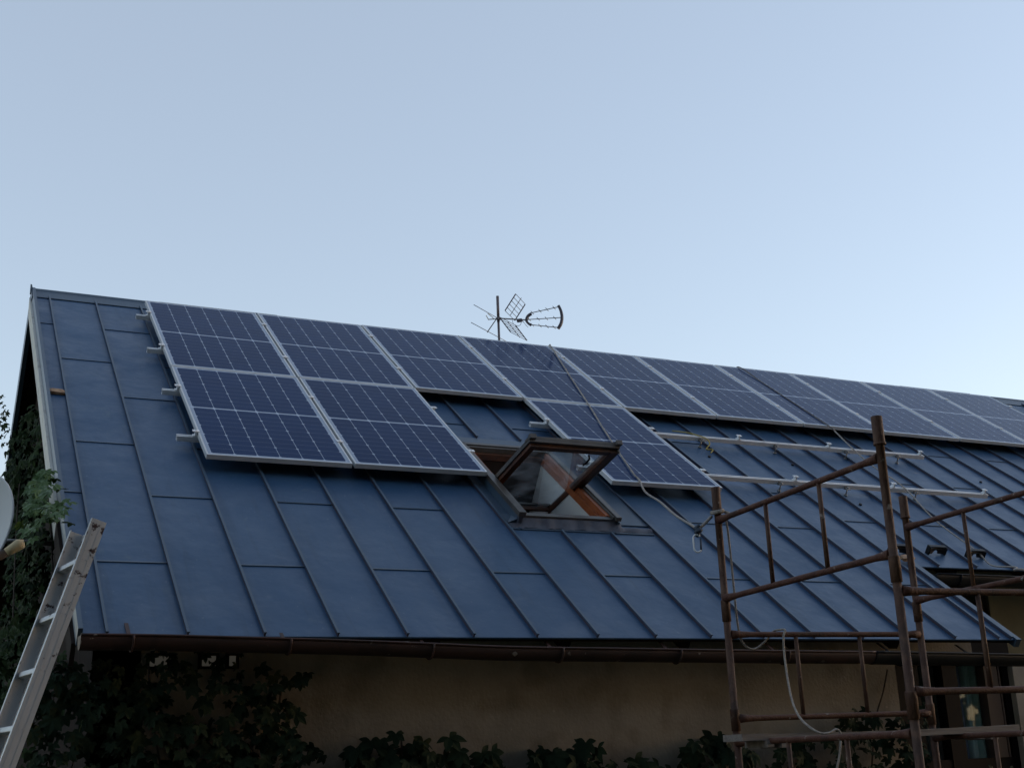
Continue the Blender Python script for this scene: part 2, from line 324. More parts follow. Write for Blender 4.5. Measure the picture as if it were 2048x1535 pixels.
NCAP = len(rmb.f); rmb.add(wb.v, wb.f)
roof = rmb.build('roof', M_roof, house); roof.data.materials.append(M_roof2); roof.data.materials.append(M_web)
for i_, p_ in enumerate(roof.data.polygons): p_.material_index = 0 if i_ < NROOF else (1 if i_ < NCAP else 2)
# deck below the sheet
dk = MB()
for (a, b, ve) in ((U0+.03, WU0-.02, VE-.03), (WU1+.02, U1-.01, VE-.03), (U1, U2, VE2-.03)):
    dk.rbox(a, b, VR+.06, ve, NR-.045, NR-.006)
dk.rbox(WU0-.02, WU1+.02, VR+.06, WV0-.02, NR-.045, NR-.006); dk.rbox(WU0-.02, WU1+.02, WV1+.02, VE-.03, NR-.045, NR-.006)
yb, zb = YR+6.0*CT, ZR-6.0*ST
dk.hexa([(U0+.02, YR, ZR-.09), (U2, YR, ZR-.09), (U2, yb, zb-.09), (U0+.02, yb, zb-.09), (U0+.02, YR, ZR-.02), (U2, YR, ZR-.02), (U2, yb, zb-.02), (U0+.02, yb, zb-.02)])
dk.build('roof_deck', M_deck, house)
for k in range(8):
    u = -.72+.86*k
    if u < 5.3: MB().rbox(u, u+.07, 4.6, 5.66, NR-.16, NR-.047).build('rafter', M_deck, house)
for k in range(11): MB().rbox(5.9+.86*k, 5.97+.86*k, 4.0, 4.6, NR-.16, NR-.047).build('rafter', M_deck, house)
bb = MB()
bb.hexa([R(U0-.03, 4.35, NR-.20), R(U0-.006, 4.35, NR-.20), R(U0-.006, VR+.12, NR-.20), R(U0-.03, VR+.12, NR-.20), R(U0-.03, 4.35, NR-.062), R(U0-.006, 4.35, NR-.062), R(U0-.006, VR+.0, NR-.062), R(U0-.03, VR+.0, NR-.062)])
bb.build('bargeboard', M_barge, house)
b2 = MB(); b2.hexa([R(U0-.03, VE-.04, NR-.20), R(U0-.006, VE-.04, NR-.20), R(U0-.006, 4.355, NR-.20), R(U0-.03, 4.355, NR-.20), R(U0-.03, VE-.04, NR-.07), R(U0-.006, VE-.04, NR-.07), R(U0-.006, 4.355, NR-.07), R(U0-.03, 4.355, NR-.07)])
tag(b2.build('bargeboard', M_deck, house), 'dark rotten lower bargeboard')
bk = MB(); bk.hexa([(U0-.02, YR+.02, ZR-.16), (U0+.02, YR+.02, ZR-.16), (U0+.02, yb, zb-.16), (U0-.02, yb, zb-.16), (U0-.02, YR+.02, ZR+.02), (U0+.02, YR+.02, ZR+.02), (U0+.02, yb, zb+.02), (U0-.02, yb, zb+.02)])
bk.build('bargeboard', M_roof2, house)
# walls
YW = -4.2; GX = -.80
wl = MB()
OX0, OX1, OZ0, OZ1 = 4.65, 5.78, .95, 2.27     # big window opening
wl.box((GX, YW, 0), (OX0, YW+.25, 2.62)); wl.box((OX0, YW, 0), (OX1, YW+.25, OZ0)); wl.box((OX0, YW, OZ1), (5.40, YW+.25, 2.62))
wl.box((OX1, YW, 0), (6.6, YW+.25, 2.27)); wl.box((5.40, YW, 2.27), (6.6, YW+1.05, 2.30))
wl.build('wall', M_wall, house)
w2 = MB(); w2.box((6.73, -3.15, 0), (14.8, -2.9, 3.3)); w2.box((5.40, -3.15, 2.302), (6.1, -2.9, 3.3)); w2.box((6.1, -3.15, 3.05), (6.73, -2.9, 3.3)); w2.box((6.1, -3.15, 2.302), (6.73, -2.9, 2.33))
tag(w2.build('wall', M_wall2, house), 'khaki wall behind the set back eave')
dw = MB(); dw.box((6.1, -3.12, 2.33), (6.16, -3.05, 3.05)); dw.box((6.67, -3.12, 2.33), (6.73, -3.05, 3.05)); dw.box((6.38, -3.12, 2.33), (6.42, -3.06, 3.05)); dw.box((6.16, -3.12, 2.99), (6.67, -3.05, 3.05))
uw = dw.build('window', M_brown, house)
pn = MB(); pn.box((6.16, -3.09, 2.33), (6.67, -3.08, 3.0)); pn.build('pane', M_glass, uw)
# gable end: boarded triangle following the slopes
gb = MB()
ybk = YR+(YR+4.2)
def gz(y): return ZR-.20-abs(y-YR)*ST/CT
pts = [(YW, 0), (ybk, 0), (ybk, gz(ybk)), (YR, gz(YR)), (YW, gz(YW))]
for X in ((GX, GX+.22),):
    vs = [(X[0], a, b_) for a, b_ in pts]+[(X[1], a, b_) for a, b_ in pts]
    gb.add(vs, [(4, 3, 2, 1, 0), (5, 6, 7, 8, 9)]+[(i, (i+1) % 5, (i+1) % 5+5, i+5) for i in range(5)])
gb.build('gable_wall', M_gable, house)
bw = MB(); bw.box((GX+.22, ybk-.25, 0), (14.8, ybk, gz(ybk))); bw.box((14.6, YW+1, 0), (14.8, ybk-.25, 3.0)); bw.build('wall', M_wall, house)
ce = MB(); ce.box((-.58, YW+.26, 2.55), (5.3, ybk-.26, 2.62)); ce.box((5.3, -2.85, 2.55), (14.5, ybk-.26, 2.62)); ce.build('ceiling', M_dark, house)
# big front window with curtains
fw = MB(); y0 = YW+.05
for a, b_ in ((OX0, 4.90), (5.13, 5.27), (5.72, OX1)): fw.box((a, y0, OZ0), (b_, y0+.09, OZ1))
fw.box((OX0, y0+.005, OZ0), (OX1, y0+.085, OZ0+.62)); fw.box((OX0, y0+.004, OZ1-.04), (OX1, y0+.086, OZ1))
fo = fw.build('window', M_frame, house)
f2 = MB(); f2.box((5.53, y0-.01, OZ0+.62), (5.66, y0+.07, OZ1)); f2.box((5.675, y0-.005, OZ0+.62), (5.69, y0+.07, OZ1)); f2.build('mullion', M_brown, fo)
def curtain(x0, x1, z0, z1, y, m, nm, amp=.018, per=.07):
    c = MB(); N = 60; vs = []
    for i in range(N+1):
        x = x0+(x1-x0)*i/N; yy = y+amp*sin(2*pi*x/per)+.4*amp*sin(2*pi*x/(per*.37)+1)
        vs += [(x, yy, z0), (x, yy, z1)]
    c.add(vs, [(2*i, 2*i+2, 2*i+3, 2*i+1) for i in range(N)], True); return c.build(nm, m, fo)
curtain(4.88, 5.16, 1.5, OZ1, y0+.12, M_cur1, 'curtain'); curtain(5.25, 5.42, 1.5, OZ1, y0+.12, M_cur2, 'curtain'); curtain(5.43, 5.58, 1.5, OZ1, y0+.13, M_cur3, 'curtain', .025, .09)
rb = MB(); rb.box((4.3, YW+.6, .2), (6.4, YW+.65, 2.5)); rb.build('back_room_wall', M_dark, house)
gp = MB(); gp.add([(4.90, y0+.045, OZ0+.62), (5.13, y0+.045, OZ0+.62), (5.13, y0+.045, OZ1-.04), (4.90, y0+.045, OZ1-.04), (5.27, y0+.045, OZ0+.62), (5.53, y0+.045, OZ0+.62), (5.53, y0+.045, OZ1-.04), (5.27, y0+.045, OZ1-.04)], [(0, 1, 2, 3), (4, 5, 6, 7)]); gp.build('pane', M_glass, fo)
# small glowing panes under the eave, added for sky patches between the leaves
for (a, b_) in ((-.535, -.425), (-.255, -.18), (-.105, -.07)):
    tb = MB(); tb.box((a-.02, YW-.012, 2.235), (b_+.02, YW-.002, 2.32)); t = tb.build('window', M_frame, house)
    tp = MB(); tp.box((a, YW-.018, 2.25), (b_, YW-.013, 2.305)); tp.build('pane', M_glow, t)
# gutters
def gutter(pts, r, m, name, parent, br_step=None):
    mb = MB(); n = 12; pts = catmull(pts, 6); vs = []
    for p in pts:
        for k in range(n+1):
            a = pi+pi*k/n; vs.append((p.x, p.y+r*cos(a), p.z+r*sin(a)*1.05))
        for k in range(n+1):
            a = 2*pi-pi*k/n; vs.append((p.x, p.y+(r-.005)*cos(a), p.z+(r-.005)*sin(a)*1.05))
    K = 2*(n+1); fs = []
    for i in range(len(pts)-1):
        for k in range(K): fs.append((i*K+k, i*K+(k+1) % K, (i+1)*K+(k+1) % K, (i+1)*K+k))
    mb.add(vs, fs, True)
    for p in (pts[0], pts[-1]):
        mb.add([(p.x, p.y+r*cos(pi+pi*k/n), p.z+r*1.05*sin(pi+pi*k/n)) for k in range(n+1)], [tuple(range(n+1))])
    mb.tube([(p.x, p.y-r, p.z) for p in pts], .007, 6)
    g_ = mb.build(name, m, parent)
    if br_step:
        x = pts[0].x+.25
        while x < pts[-1].x:
            p = min(pts, key=lambda q: abs(q.x-x)); z = p.z; bk_ = MB()
            bk_.tube([(x, p.y+(r+.005)*cos(pi+pi*k/10), z+(r+.005)*1.05*sin(pi+pi*k/10)) for k in range(11)], .006, 6)
            bk_.bar((x, p.y+r, z), (x, p.y+r+.13, z+.085), .02, .005); bk_.build('bracket', m, g_); x += br_step
    return g_
RG = .068; YG = -4.72
gutter([(-.965, YG, 2.36), (-.6, YG, 2.358), (-.132, YG, 2.348), (.4, YG, 2.335), (.9, YG, 2.318), (1.35, YG, 2.302), (2.1, YG, 2.292), (2.915, YG, 2.282), (3.6, YG, 2.275), (3.98, YG, 2.272)], RG, M_gut, 'gutter', house, .8)
gutter([(3.985, YG, 2.272), (4.6, YG, 2.264), (5.29, YG, 2.252), (6.3, YG, 2.24)], RG+.004, M_gutd, 'gutter', house, .7)
yg2 = R(0, VE2, NR).y-.09; zg2 = R(0, VE2, NR).z
gutter([(5.48, yg2, zg2-.08), (8, yg2, zg2-.09), (12, yg2, zg2-.10), (15, yg2, zg2-.11)], .075, M_gutd, 'gutter', house, .9)
# ------------------------------------------------------------------ skylight (part of the house)
sky = MB()
FU0, FU1, FV0, FV1, FN = 2.115, 2.915, 2.985, 4.255, -.035
for (a, b_, c, d) in ((FU0, FU0+.05, FV0, FV1), (FU1-.045, FU1, FV0, FV1), (FU0+.05, FU1-.045, FV0, FV0+.06), (FU0+.05, FU1-.045, FV1-.05, FV1)):
    sky.rbox(a, b_, c, d, NR-.02, FN - (.02 if c > 4 and b_ > FU0+.06 and a > FU0+.01 else 0))
# covers along the lower half of the sides
sky.rbox(FU0-.022, FU0+.036, 3.60, FV1+.03, FN-.02, FN+.018); sky.rbox(FU1-.03, FU1+.014, 3.60, FV1+.03, FN-.02, FN+.012)
sky.rbox(FU0-.01, FU0+.03, FV0-.01, 3.60, FN, FN+.010); sky.rbox(FU0-.01, FU1+.01, FV0-.015, FV0+.03, FN, FN+.010)
skf = sky.build('roof_window', M_winf, house, bevel=.003)
tag(skf, 'open centre pivot roof window')
li = MB()   # inner wooden frame
li.rbox(FU0+.05, FU0+.075, FV0+.06, FV1-.05, NR-.0, FN-.02); li.rbox(FU1-.075, FU1-.045, FV0+.06, FV1-.05, NR+.0, FN-.014); li.rbox(FU1-.10, FU1-.075, FV0+.06, FV1-.05, NR-.01, FN-.055)
li.rbox(FU0+.075, FU1-.10, FV1-.07, FV1-.05, NR-.0, FN-.05)
li.build('inner_frame', M_wood, skf)
MB().rbox(FU0+.075, FU1-.10, FV0+.06, FV0+.09, NR-.0, FN-.045).build('inner_frame', M_sash, skf)  # top piece in the dark sash tone, its shade put into the colour
ln = MB()   # plaster reveal
a0, a1, b0, b1 = FU0+.06, FU1-.09, FV0+.075, FV1-.06; n1, n0 = NR-.012, NR-.48
for q4 in (((a1, b0), (a1, b1)),):
    (ua, va), (ub, vb) = q4
    if ua == ub: ln.rbox(ua-.012, ua+.0, va, vb, n0, n1) if ua == a0 else ln.rbox(ua, ua+.012, va, vb, n0, n1)
    else: ln.rbox(ua, ub, va-.012, va, n0, n1)
ln.build('reveal', M_lining, skf)
l2 = MB(); l2.rbox(a0-.012, a0, b0, b1, n0, n1); l2.rbox(a0, a1, b0-.012, b0, n0+.2, n1); l2.rbox(a0, a1, b1, b1+.012, n0+.1, n1); l2.build('side_lining', mat('shade_toned_lining', (.06, .035, .025), .7, 0, col2=(.035, .025, .02), vscale=7), skf)  # left, top and bottom linings darkened: shade put into the colour
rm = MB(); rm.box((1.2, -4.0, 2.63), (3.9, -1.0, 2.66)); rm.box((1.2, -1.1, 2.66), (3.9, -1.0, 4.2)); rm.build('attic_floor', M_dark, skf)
# the sash, rotated about its pivot
PH = radians(50); PV, PN = 3.655, -.03
DU = EU; DV = EV*cos(PH)+EN*sin(PH); DN = EN*cos(PH)-EV*sin(PH)
PO = R(0, PV, PN)
def SH(u, a, n): return PO+Vector((u, 0, 0))+DV*a+DN*n
def sbox(mb, u0, u1, a0, a1, n0, n1):
    return mb.hexa([SH(u0, a1, n0), SH(u1, a1, n0), SH(u1, a0, n0), SH(u0, a0, n0), SH(u0, a1, n1), SH(u1, a1, n1), SH(u1, a0, n1), SH(u0, a0, n1)])
SU0, SU1, SA0, SA1 = 2.165, 2.872, -.475, .60
sw = MB()
sbox(sw, SU0, SU0+.050, SA0, SA1, -.046, .0); sbox(sw, SU1-.055, SU1, SA0, SA1, -.050, .0); sbox(sw, SU0+.050, SU1-.055, SA1-.055, SA1, -.046, .0); sbox(sw, SU0+.050, SU1-.055, SA0, SA0+.03, -.035, .0)
sash = sw.build('sash', M_sash, skf, bevel=.004)
sc = MB()   # outer metal cladding
sbox(sc, SU0-.012, SU0+.045, SA0, SA1+.02, .001, .018); sbox(sc, SU1-.045, SU1+.012, SA0, SA1+.02, .001, .018); sbox(sc, SU0-.016, SU1+.016, SA1-.05, SA1+.03, .002, .024); sbox(sc, SU0, SU1, SA0, SA0+.05, .001, .017)
sbox(sc, SU0-.014, SU0+.0, SA0+.1, SA1+.02, -.018, .001); sbox(sc, SU1+.0, SU1+.014, SA0+.1, SA1+.02, -.052, .001); sbox(sc, SU0-.016, SU1+.016, SA1+.001, SA1+.03, -.022, .002)
sbox(sc, SU0-.02, SU0+.03, SA1+.02, SA1+.055, -.005, .03); sbox(sc, SU1-.02, SU1+.026, SA1+.02, SA1+.06, -.005, .03)
sc.build('cladding', M_winf, skf, bevel=.002)
gl = MB(); gl.add([SH(SU0+.048, SA0+.028, -.02), SH(SU1-.053, SA0+.028, -.02), SH(SU1-.053, SA1-.053, -.02), SH(SU0+.048, SA1-.053, -.02)], [(0, 1, 2, 3)]); gl.build('pane', M_glass2, skf)
hd = MB(); hp = SH(SU0+.50, SA1-.06, -.05); hd.tube([hp, hp-DN*.03, hp-DN*.035-DV*.05, hp-DN*.03-DV*.10], .008, 8); hd.build('handle', M_black, skf)
# flashing apron
fa = MB()
fa.rbox(2.02, FU0, 2.62, 4.33, NR+.001, NR+.010); fa.rbox(FU1, 3.225, 2.62, 4.20, NR+.001, NR+.010); fa.rbox(FU0, FU1, 2.62, FV0, NR+.001, NR+.010)
fa.rbox(FU0-.012, FU0-.001, FV0-.02, FV1+.02, NR, FN-.025); fa.rbox(FU1+.001, FU1+.012, FV0-.02, FV1+.02, NR, FN-.03)
fa.build('flashing', M_roof2, skf)
fb = MB(); N = 40; vs = []
for i in range(N+1):
    u = 2.035+(3.20-2.035)*i/N; k_ = 1 if 2.1 < u < 2.95 else .25
    vv = 4.245+.0; 
    vs += [R(u, FV1-.0, NR+.055*k_+.002), R(u, FV1+.040+.005*sin(i*1.9), NR+.022+.007*sin(i*1.3)), R(u, FV1+.068+.006*sin(i*.9)+.004*sin(i*2.7), NR+.006+.004*abs(sin(i*2.1)))]
fb.add(vs, [f for i in range(N) for f in ((3*i+1, 3*i+4, 3*i+3, 3*i), (3*i+2, 3*i+5, 3*i+4, 3*i+1))], True)
fb.hexa([R(2.10, FV1+.03, NR+.01), R(2.13, FV1+.03, NR+.01), R(2.13, FV1, NR+.01), R(2.10, FV1, NR+.01), R(2.10, FV1+.03, FN), R(2.13, FV1+.03, FN), R(2.13, FV1, FN), R(2.10, FV1, FN)])
lf = fb.build('lead_apron', mat('lead_apron_sheet', (.055, .068, .10), .5, .2, col2=(.035, .04, .06), vscale=14), skf)
fs2 = MB(); fs2.rbox(2.03, 3.20, 4.33, 4.345, NR+.001, NR+.009)
for a in (2.10, 2.44, 2.86): fs2.rbox(a, a+.012, 4.25, 4.345, NR+.001, NR+.012)
# lifted flap at the lower left corner
fs2.hexa([R(2.035, 4.26, NR+.01), R(2.12, 4.26, NR+.01), R(2.12, 4.12, NR+.01), R(2.035, 4.12, NR+.01), R(2.035, 4.262, NR+.018), R(2.12, 4.265, NR+.06), R(2.12, 4.12, NR+.025), R(2.035, 4.12, NR+.014)])
fs2.build('folded_lap', M_roof2, skf)

# ------------------------------------------------------------------ solar panels
def make_panel():
    t = thing('solar_panel', (0, 0, 0), 'x', 'solar panel', 'solar panels on the roof slope')
    t.rotation_euler = (TH, 0, 0)
    # local frame: x along ridge, y up the slope, z off the slope; origin at the top left corner
    def P(x, y, z): return (x, -y, z)
    f = MB(); W, H, d = PAN_W, PAN_H, .035
    for (x0, x1, y0, y1) in ((0, W, 0, .012), (0, W, H-.012, H), (0, .012, .012, H-.012), (W-.012, W, .012, H-.012)):
        f.box(P(x0, y0, -d), P(x1, y1, 0))
    for (x0, x1, y0, y1) in ((.012, W-.012, .012, .04), (.012, W-.012, H-.04, H-.012)): f.box(P(x0, y0, -d), P(x1, y1, -d+.003))
    me_parent(f.build('frame', M_alu), t)
    g_ = MB(); z = -.002
    g_.add([P(.012, .012, z), P(W-.012, .012, z), P(W-.012, H-.012, z), P(.012, H-.012, z)], [(0, 3, 2, 1)])
    o = g_.build('cell_glass', M_cell); uv = o.data.uv_layers.new(name='UVMap')
    for l in o.data.loops:
        v = o.data.vertices[l.vertex_index].co; uv.data[l.index].uv = (v.x, -v.y)
    me_parent(o, t)
    b_ = MB(); b_.box(P(.012, .012, -.010), P(W-.012, H-.012, -.007)); b_.box(P(W/2-.12, H/2-.04, -.028), P(W/2+.12, H/2+.04, -.0101)); me_parent(b_.build('back_sheet', M_back), t)
    return t
def me_parent(o, t): o.parent = t; o.matrix_parent_inverse = Matrix.Identity(4)
pan = make_panel()
ords = ['first', 'second', 'third', 'fourth', 'fifth', 'sixth', 'seventh', 'eighth', 'ninth', 'tenth']
used = False
def place_panel(u, v, label):
    global used
    if not used: t = pan; used = True
    else:
        t = pan.copy(); COL.objects.link(t)
        for ch in list(pan.children):
            c = ch.copy(); COL.objects.link(c); c.parent = t
    p = R(u, v, rnd(-.002, .002)); t.location = p; t['label'] = label
    t.rotation_euler = (TH+rnd(-.0012, .0012), rnd(-.0012, .0012), 0)
extra = ['at the gable end', 'above the second lower panel', 'directly above the bare roof beside the roof window', 'under the antenna mast', 'left of where the dark cord crosses', 'with its top edge right of the pale rope', 'crossed by the dark cord', 'right after the one crossed by the dark cord', 'before the last one', 'last on the right']
lab = ['upper row solar panel nearest the white bargeboard, leftmost of its row',
       'second upper row solar panel from the gable, above a lower row panel',
       'third upper row solar panel, lower edge over the gap left of the roof window',
       'upper row solar panel right below the antenna mast',
       'upper row solar panel crossed by the pale rope, fifth from the gable',
       'sixth upper row solar panel, above the left part of the empty rail',
       'upper row solar panel crossed by the darker rope, seventh from the gable',
       'eighth upper row solar panel, just right of the one under the darker rope',
       'second to last upper row solar panel, right of the tallest scaffold post',
       'last upper row solar panel, at the far right beside bare blue roof']
for k in range(10):
    place_panel(k*P_W, 0 if k else .0, lab[k])
    if k == 0: pass
place_panel(0, PAN_H+.02, 'lower row solar panel at the far left, nearest the gable')
place_panel(P_W, PAN_H+.02, 'lower row solar panel immediately left of the open roof window')
place_panel(3*P_W, PAN_H+.02, 'lone lower row solar panel right of the open roof window, crossed by a rope')

# ------------------------------------------------------------------ mounting rails
def rail(u0, u1, v, clamps, hooks, label):
    t = thing('mounting_rail', R((u0+u1)/2, v, -.055), label, 'mounting rail', 'aluminium rails that carry the panels')
    b_ = MB()
    b_.rbox(u0, u1, v-.019, v+.019, -.076, -.070); b_.rbox(u0, u1, v-.019, v-.014, -.070, -.037); b_.rbox(u0, u1, v+.014, v+.019, -.070, -.037)
    b_.rbox(u0, u1, v-.0195, v-.006, -.041, -.036); b_.rbox(u0, u1, v+.006, v+.0195, -.041, -.036)
    b_.build('profile', M_rail, t, bevel=.0015)
    for c in clamps:
        k = MB(); k.rbox(c-.02, c+.02, v-.018, v+.018, -.036, -.028); k.rbox(c-.006, c+.006, v-.018, v+.018, -.028, .002); k.rbox(c-.024, c+.024, v-.018, v+.018, .002, .007)
        k.tube([R(c, v, .007), R(c, v, .013)], .006, 8); k.build('clamp', M_rail, t)
    for h in hooks:
        k = MB(); k.rbox(h-.02, h+.02, v+.0195, v+.026, -.078, -.045); k.tube([R(h, v+.04, -.06), R(h, v+.043, -.125)], .006, 8); k.rbox(h-.022, h+.022, v+.02, v+.065, -.064, -.058)
        k.tube([R(h, v+.043, -.129), R(h, v+.043, -.117)], .016, 12); k.tube([R(h, v+.043, -.058), R(h, v+.043, -.045)], .010, 6); k.build('roof_hook', M_steel, t)
    return t
row1 = [k*P_W-.01 for k in range(0, 11)]
rail(-.115, 10.62, .37, [-.012]+row1[1:10]+[10.532], [.6+1.2*k for k in range(9)], 'uppermost aluminium rail just below the ridge, its end poking out left')
rail(-.125, 10.62, 1.31, [-.012]+row1[1:10]+[10.532], [.6+1.2*k for k in range(9)], 'second aluminium rail from the top, under the upper panel row')
rail(-.125, 2*P_W+.03, 2.30, [-.012, P_W-.01, 2*P_W+.0], [.6, 1.6], 'upper rail of the lower left panel pair, its end poking out left')
rail(-.14, 2*P_W+.03, 3.23, [-.012, P_W-.01, 2*P_W+.0], [.6, 1.6], 'lowest aluminium rail stub at the left panel pair')
rail(3.0, 7.45, 2.35, [3.152, 4*P_W, 5.175, 6.235, 7.395], [4.75, 5.60, 6.45, 7.1], 'long bare aluminium rail, upper one of the empty pair')
rail(3.03, 7.45, 3.285, [3.152, 4*P_W, 5.185, 6.29, 7.40], [3.6, 5.02, 5.75, 6.55], 'long bare aluminium rail, lower one of the empty pair')

# loose cut bolts dots on roof: part of the roof
dots = MB()
for (u, v) in ((4.72, 2.62), (5.62, 2.67), (7.9, 2.75), (5.77, 3.52)):
    dots.tube([R(u, v, NR), R(u, v, NR+.014)], .014, 10)
dots.build('sealing_screws', M_black, roof)
# yellow cable hanging below the upper row
yc = MB(); yc.tube(catmull([R(4.62, 2.08, -.10), R(4.66, 2.2, -.06), R(4.70, 2.30, -.035), R(4.78, 2.40, -.03), R(4.80, 2.46, -.06), R(4.75, 2.50, -.10), R(4.80, 2.53, -.09), R(4.76, 2.57, -.105)]), .0055, 6)
tag(yc.build('cable', M_yel), 'short yellow cable looped over the upper bare rail', 'cable')

# ------------------------------------------------------------------ snow guards
def guard(u, v):
    t = MB(); N = 16; w_ = .088; prof = []
    # arched saddle: plate standing across the strip with a round cut-out, and a folded top flange
    top = [(-w_+2*w_*i/N, .058+.0*i) for i in range(N+1)]
    bot = []
    for i in range(N+1):
        x = -w_+2*w_*i/N; c = -.02; r = .030
        bot.append((x, sqrt(max(r*r-(x-c)**2, 0)) if abs(x-c) < r else .0))
    vs = []
    for dv in (0, .008):
        for (x, z) in bot: vs.append(R(u+x, v+dv+.012*(x/w_)**2, NR+.012+z))
        for (x, z) in top: vs.append(R(u+x, v+dv+.012*(x/w_)**2, NR+.012+z-.01*abs(x/w_)**3))
    n_ = N+1; fs = []
    for i in range(N):
        fs += [(n_*2+i, n_*2+i+1, n_*3+i+1, n_*3+i), (i+1, i, n_+i, n_+i+1), (i, i+1, n_*2+i+1, n_*2+i), (n_+i+1, n_+i, n_*3+i, n_*3+i+1)]
    t.add(vs, fs)
    t.rbox(u-w_, u+w_, v-.030, v+.006, NR+.066, NR+.072); t.rbox(u-w_-.006, u+w_+.006, v-.012, v+.018, NR+.050, NR+.054)
    t.rbox(u-w_-.004, u-w_+.006, v-.028, v+.014, NR+.001, NR+.066); t.rbox(u+w_-.006, u+w_+.004, v-.028, v+.014, NR+.001, NR+.066)
    return t.build('snow_guard', M_black)
for (u, v, l) in ((5.42, 4.47, 'black snow guard partly hidden behind the thick scaffold post, left of three'), (5.83, 4.46, 'black arched snow guard on the short eave, middle of three'), (6.22, 4.50, 'black arched snow guard on the short eave, right of three')):
    tag(guard(u, v), l, 'snow guard', 'snow guards above the set back eave')
# ------------------------------------------------------------------ wood scraps on the roof
def scrap(c, lu, lv, ln_, rot, nm, label, seed):
    random.seed(seed); b_ = MB(); N = 5; vs = []
    ax = EU*cos(rot)+EV*sin(rot); ay = EV*cos(rot)-EU*sin(rot)
    c = Vector(c)
    for s_ in range(N+1):
        t = -1+2*s_/N; k = .7+.3*rnd(0, 1) if s_ in (0, N) else 1
        for (a, n_) in ((-1, 0), (1, 0), (1, 1), (-1, 1)):
            vs.append(c+ax*(t*lu+rnd(-.004, .004)+(.012*rnd(-1, 1) if s_ in (0, N) else 0))+ay*(a*lv*k)+EN*(n_*ln_*k))
    fs = [(0, 3, 2, 1), tuple(N*4+i for i in range(4))]
    for s_ in range(N):
        for i in range(4): fs.append((s_*4+i, s_*4+(i+1) % 4, s_*4+4+(i+1) % 4, s_*4+4+i))
    b_.add(vs, fs); return tag(b_.build(nm, M_woodp), label, 'wood scrap')
scrap(R(-.885, 2.33, NR+.004), .058, .035, .022, .12, 'wood_scrap', 'splintered orange wood scrap on the roof edge near the white bargeboard', 3)
scrap(R(5.36, 4.64, NR+.03), .065, .03, .03, -.15, 'wood_scrap', 'sawn wood block at the notch beside the snow guards', 5)
random.seed(21)

# ------------------------------------------------------------------ scaffold
A, B, Cc, Dd = (2.577, -5.15), (2.397, -6.786), (3.958, -5.23), (3.778, -6.866)
tower = thing('scaffold_tower', (3.18, -6.0, 0), 'rusty brown tube scaffold tower in front of the house wall', 'scaffold')
def scaf(P, Q, zt, r1, r2, zb, label, toplen=.13):
    t = bpy.data.objects.new('scaffold_frame', None); COL.objects.link(t); t.parent = tower; t['label'] = label
    t.location = Vector(((P[0]+Q[0])/2, (P[1]+Q[1])/2, zb))-tower.location
    p, q_ = Vector((*P, 0)), Vector((*Q, 0)); d = (q_-p).normalized()
    for c in (p, q_):
        def z(h): return Vector((c.x, c.y, h))
        b_ = MB(); r = .021; R2 = .027
        if toplen: b_.tube([z(zb), z(zb+.115), z(zb+.12), z(zb+.125), z(zt-toplen-.004), z(zt-toplen), z(zt-toplen+.004), z(zt-.003), z(zt)], [R2*.98, R2, R2, r, r, R2, R2, R2, R2*.96], 16)
        else: b_.tube([z(zb), z(zb+.115), z(zb+.12), z(zb+.125), z(zt)], [R2*.98, R2, R2, r, r], 16)
        if toplen: b_.tube([z(zt-toplen-.012), z(zt-toplen)], [R2+.003, R2+.003], 16)
        b_.build('post', M_rust, t)
    for h in (r1, r2):
        a = Vector((p.x, p.y, h))+d*.015; e = Vector((q_.x, q_.y, h))-d*.015
        b_ = MB(); r = .0165
        b_.tube([a, a+d*.05, a+d*.13, e-d*.13, e-d*.05, e], [.027, .022, r, r, .022, .027], 14); b_.build('rail', M_rust_d, t)
    for f_ in (.335, .665):
        c = p.lerp(q_, f_); b_ = MB(); b_.tube([(c.x, c.y, r2), (c.x, c.y, r1)], [.0125, .0125], 12); b_.build('brace', M_rust, t)
    return t
scaf(A, B, 3.21, 3.010, 2.548, 2.415, 'top rusty scaffold frame on the left with the rope knotted to its corner')
scaf(Cc, Dd, 3.21, 3.010, 2.548, 2.418, 'top rusty scaffold frame at the right edge of the photo')
scaf(A, Cc, 2.50, 2.340, 1.868, 1.80, 'rusty scaffold frame nearest the house wall with the rope looped over its top tube', 0)
scaf(B, Dd, 2.50, 2.374, 1.920, 1.80, 'front rusty scaffold frame on the viewer side, its bars crossing the big window', 0)
scaf(A, B, 1.88, 1.738, 1.27, 1.17, 'lower left rusty scaffold frame under the plank', 0)
scaf(Cc, Dd, 1.88, 1.725, 1.27, 1.17, 'lower right rusty scaffold frame carrying the right end of the plank', 0)
for (P, Q, zt, l) in ((A, Cc, 1.25, 'low scaffold frame beside the wall, below the photo'), (B, Dd, 1.25, 'low scaffold frame on the viewer side, below the photo')):
    scaf(P, Q, zt, 1.08, .64, .55, l, 0)
for (P, Q, zt, l) in ((A, B, .63, 'bottom left scaffold frame standing on the ground'), (Cc, Dd, .63, 'bottom right scaffold frame standing on the ground')):
    scaf(P, Q, zt, .5, .12, 0.002, l, 0)
